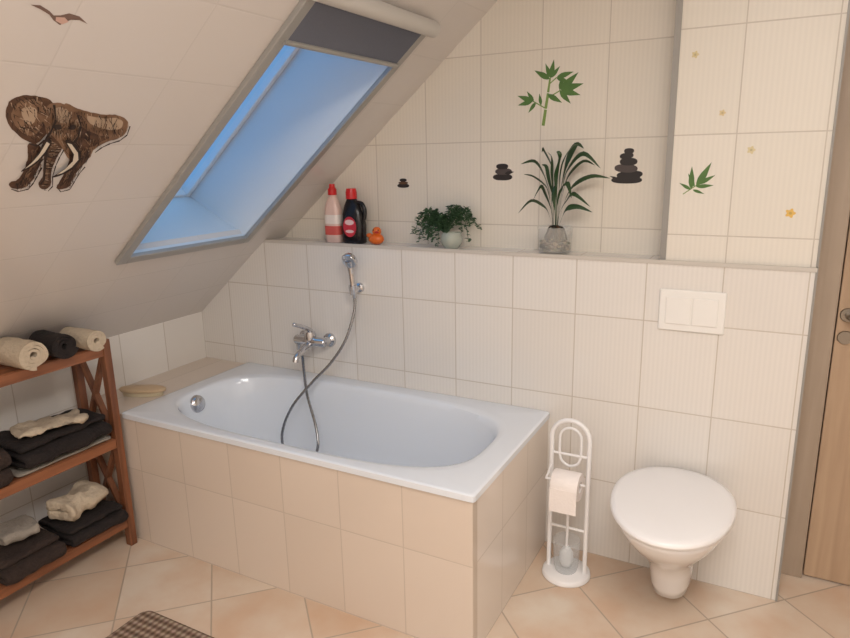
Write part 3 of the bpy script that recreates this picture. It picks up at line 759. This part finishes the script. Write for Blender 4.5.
sticker('bamboo_leaf_sticker', polys, (-.250, .016, 1.482), BU, BV, BN, [s_g, s_g2], 'slim green bamboo sprig wall sticker on pipe box', 'wall sticker')
fl_c = [(222, 182, 96), (216, 202, 160), (216, 196, 150), (212, 196, 150)]
for i, (x, z, r) in enumerate([(.031, 1.38, .013), (-.099, 1.578, .011), (-.193, 1.696, .009), (-.288, 1.88, .010)]):
    pts = []
    for j in range(30):
        a = 2*math.pi*j/30; qq = r*(1+.22*math.cos(5*a)); pts.append((qq*math.cos(a), qq*math.sin(a)))
    sticker('flower_sticker' if i == 0 else 'flower_sticker.%03d' % i, [(pts, 0), (ov(0, 0, r*.35, r*.35, 2), 1)], (x, .016, z), BU, BV, BN, [mat('petal_%s' % 'abcd'[i], fl_c[i], .6), mat('petal_core_%s' % 'abcd'[i], tuple(int(v*.88) for v in fl_c[i]), .6)],
            'tiny yellow flower sticker on cream tile' if i == 0 else 'tiny faint beige flower sticker on cream tile', 'wall sticker', 'flower wall stickers')
# elephant on the slope: tan under-layer, mid-tone patches, then hatching
e_s = Vector((cA, 0, sA)); SN = Vector((sA, 0, -cA))
eU = (Vector((0, .0029, 0))-e_s*.0002)*.95; eV = -(Vector((0, .0014, 0))-e_s*.00356)*.98
def rel(pts, cx=66, cy=143): return [(x-cx, cy-y) for x, y in pts]
random.seed(3)
def rough_(pts, amp=.6):
    out = []; n = len(pts)
    P = [Vector(p) for p in pts]
    for i in range(n):
        p0, p1, p2, p3 = P[i-1], P[i], P[(i+1) % n], P[(i+2) % n]
        for j in range(4):
            t = j/4
            q_ = .5*((2*p1)+(p2-p0)*t+(2*p0-5*p1+4*p2-p3)*t*t+(3*p1-p0-3*p2+p3)*t**3)
            out.append((q_.x+random.uniform(-amp, amp)*.6, q_.y+random.uniform(-amp, amp)*.6))
    return out
eb = mat('sticker_sepia', (70, 46, 33), .7, nscale=30, col2=(104, 74, 54)); ed = mat('sticker_sepia_dark', (36, 24, 19), .7, nscale=40, col2=(54, 37, 28))
el = mat('sticker_sepia_light', (112, 82, 60), .7, nscale=25, col2=(150, 118, 92)); et = mat('sticker_tusk', (216, 204, 186), .7); ep = mat('sticker_pale', (186, 162, 138), .7)
D, B_, Lt, Pl = 1, 0, 2, 4
ear1 = [(7, 110), (12, 100), (22, 95), (36, 94), (48, 98), (50, 112), (45, 124), (39, 133), (32, 139), (24, 137), (15, 131), (8, 121)]
flank = [(58, 99), (72, 101), (86, 103), (100, 104), (112, 103), (123, 105), (129, 111), (127, 121), (119, 128), (108, 132), (99, 137), (92, 143), (88, 152), (78, 158), (68, 156), (60, 146), (54, 130)]
head = [(42, 104), (50, 98), (62, 99), (71, 105), (75, 116), (72, 128), (66, 137), (60, 143), (52, 140), (45, 134), (41, 122)]
trunk = [(44, 128), (52, 134), (58, 142), (54, 150), (50, 160), (47, 172), (47, 184), (42, 190), (36, 189), (34, 182), (38, 176), (39, 164), (40, 150), (41, 138)]
leg1 = [(66, 140), (78, 138), (89, 144), (87, 152), (82, 160), (76, 168), (71, 178), (66, 188), (56, 191), (53, 187), (58, 178), (62, 166), (66, 156)]
leg2 = [(25, 140), (34, 140), (39, 150), (36, 162), (31, 172), (27, 180), (22, 187), (12, 190), (5, 187), (6, 182), (13, 179), (18, 172), (22, 162), (24, 152)]
polys = [(rough_(rel(p)), mi) for p, mi in ((ear1, B_), (flank, Lt), (leg1, B_), (leg2, B_), (head, Lt), (trunk, B_))]
polys += [
  (rough_(rel([(12, 110), (17, 102), (26, 98), (36, 98), (42, 104), (42, 112), (38, 122), (31, 130), (24, 131), (17, 126), (12, 118)])), Lt),
  (rough_(rel([(20, 108), (28, 104), (34, 107), (32, 116), (27, 121), (22, 117)])), Pl),
  (rough_(rel([(84, 107), (100, 108), (114, 106), (122, 110), (120, 117), (108, 119), (94, 117), (85, 113)])), Pl),
  (rough_(rel([(74, 118), (84, 122), (98, 126), (108, 128), (98, 134), (88, 140), (78, 140), (74, 130)])), B_),
  (rough_(rel([(51, 103), (60, 102), (65, 107), (64, 114), (57, 117), (51, 112)])), Pl),
  (rough_(rel([(46, 134), (51, 139), (52, 145), (48, 153), (45, 162), (44, 174), (43, 183), (40, 184), (41, 172), (43, 158), (44, 146)])), Lt),
  (rough_(rel([(72, 144), (79, 143), (82, 149), (76, 158), (70, 166), (64, 179), (60, 182), (65, 168), (71, 157)])), Lt),
  (rough_(rel([(28, 146), (33, 148), (33, 158), (28, 167), (22, 178), (18, 181), (22, 172), (27, 162), (28, 154)])), Lt)]
def inside(x, y, P):
    r = False; j = len(P)-1
    for i in range(len(P)):
        if (P[i][1] > y) != (P[j][1] > y) and x < (P[j][0]-P[i][0])*(y-P[i][1])/(P[j][1]-P[i][1])+P[i][0]: r = not r
        j = i
    return r
def hatch(P, n, ang0, spread, l0, l1, w_, mis):
    xs = [p[0] for p in P]; ys = [p[1] for p in P]
    for k_ in range(n):
        x, y = random.uniform(min(xs), max(xs)), random.uniform(min(ys), max(ys))
        a = math.radians(ang0+random.uniform(-spread, spread)); l = random.uniform(l0, l1)
        x2, y2 = x+math.cos(a)*l, y+math.sin(a)*l
        if inside(x, y, P) and inside(x2, y2, P):
            p = rel([(x, y), (x2, y2)]); polys.append((line(p[0][0], p[0][1], p[1][0], p[1][1], w_*random.uniform(.6, 1.2), w_*.15), random.choice(mis)))
hatch(ear1, 190, 60, 50, 3, 9, 1.0, (D, D, D, B_, Pl))
hatch(flank, 360, 80, 35, 3, 11, 1.0, (D, D, D, B_, Pl, Lt))
hatch(head, 150, 95, 30, 3, 8, .9, (D, D, B_, Pl))
hatch(trunk, 260, 5, 15, 3, 7, 1.0, (D, D, Pl))
hatch(leg1, 260, 115, 20, 3, 10, 1.0, (D, D, D, Lt))
hatch(leg2, 260, 110, 25, 3, 9, 1.0, (D, D, D, Lt))
def contour(P, idx, w_):
    for a_, b_ in zip(idx[:-1], idx[1:]):
        p = rel([P[a_], P[b_]]); polys.append((line(p[0][0], p[0][1], p[1][0], p[1][1], w_, w_*.5), D))
contour(ear1, [4, 5, 6, 7, 8, 9], 2.4); contour(head, [3, 4, 5, 6], 2.2); contour(flank, [6, 7, 8, 9, 10, 11], 1.6); contour(trunk, [9, 10, 11, 12, 13], 2.2); contour(trunk, [2, 3, 4, 5, 6, 7], 1.4)
contour(leg1, [4, 5, 6, 7, 8, 9], 1.4); contour(leg2, [3, 4, 5, 6, 7, 8], 1.6)
polys += [(rough_(rel([(48, 117), (54, 116), (55, 120), (49, 121)]), .2), D), (rough_(rel([(64, 116), (69, 115), (69, 119), (64, 120)]), .2), D),
  (rough_(rel([(40, 131), (46, 134), (41, 145), (33, 155), (24, 163), (15, 167), (24, 158), (32, 147)]), .3), D),
  (rel([(41, 134), (44, 136), (39, 145), (32, 154), (25, 160), (19, 164), (27, 156), (34, 147)]), 3),
  (rough_(rel([(59, 132), (67, 132), (75, 142), (76, 153), (68, 163), (55, 171), (46, 173), (58, 164), (66, 154), (67, 146)]), .3), D),
  (rel([(61, 134), (66, 135), (73, 144), (74, 152), (67, 161), (57, 168), (51, 170), (60, 163), (68, 154), (69, 146)]), 3)]
sticker('elephant_sticker', polys, SP((-1.622+2.6)/cA, -2.404+1.112)+eU*5-eV*13, eU, eV, SN, [eb, ed, el, et, ep], 'sepia sketched elephant wall sticker on the sloped ceiling', 'wall sticker')
bU = Vector((0, .0024, 0)); bV = -(Vector((0, .0011, 0))-e_s*.0030)
gl1 = [(-26, 5), (-18, 6), (-10, 3), (-6, 0), (0, 1), (8, 4), (18, 3), (26, -2), (18, 0), (10, -1), (4, -4), (0, -7), (-6, -4), (-10, 0), (-18, 3)]
sticker('gull_sticker', [(gl1, 0), ([(-4, -1), (4, 0), (8, -3), (2, -6), (-4, -4)], 1)], SP((-1.347+2.6)/cA, -2.404+.952)-bV*2, bU, bV, SN, [mat('gull_brown', (120, 96, 86), .7), mat('gull_pale', (206, 170, 156), .7)], 'brown flying gull sticker on the sloped ceiling', 'wall sticker')

# ---------------------------------------------------------------- camera
cam = bpy.data.cameras.new('camera'); co = bpy.data.objects.new('camera', cam); scene.collection.objects.link(co)
X = Vector((.8838, .4679, -.0199)); Y = Vector((-.0950, .2206, .9707))
X.normalize(); Y = (Y-X*Y.dot(X)).normalized(); Z = X.cross(Y)
Mx = Matrix((X, Y, Z)).transposed().to_4x4(); Mx.translation = Vector((0, -2.404, 1.58))
co.matrix_world = Mx
cam.sensor_width = 36; cam.lens = 661/850*36; cam.clip_start = .02
scene.camera = co

# ---------------------------------------------------------------- lights
def area(name, loc, rot, size, power, col):
    l = bpy.data.lights.new(name, 'AREA'); l.shape = 'DISK'; l.size = size; l.energy = power; l.color = col
    o = bpy.data.objects.new(name, l); o.location = loc; o.rotation_euler = rot; scene.collection.objects.link(o); return o
area('ceiling_light', (.15, -1.9, 2.47), (0, 0, 0), .9, 29, (1, .955, .91))
area('fill_light', (.0, -3.1, 2.47), (0, 0, 0), .9, 34, (1, .955, .915))  # added fill behind the camera, no known lamp there
# dusk sky: saturated blue low down, paler cloud overhead
wd = bpy.data.worlds.new('world'); scene.world = wd; wd.use_nodes = True
nt = wd.node_tree; bg = nt.nodes['Background']
tc = nt.nodes.new('ShaderNodeTexCoord'); sx = nt.nodes.new('ShaderNodeSeparateXYZ'); rp = nt.nodes.new('ShaderNodeValToRGB')
nt.links.new(tc.outputs['Generated'], sx.inputs[0]); nt.links.new(sx.outputs[2], rp.inputs['Fac']); nt.links.new(rp.outputs['Color'], bg.inputs[0])
rp.color_ramp.elements[0].position = 0; rp.color_ramp.elements[0].color = (.02, .36, .84, 1)
rp.color_ramp.elements[1].position = .70; rp.color_ramp.elements[1].color = (.22, .44, .72, 1)
e = rp.color_ramp.elements.new(.30); e.color = (.02, .29, .74, 1)
bg.inputs[1].default_value = 1.35
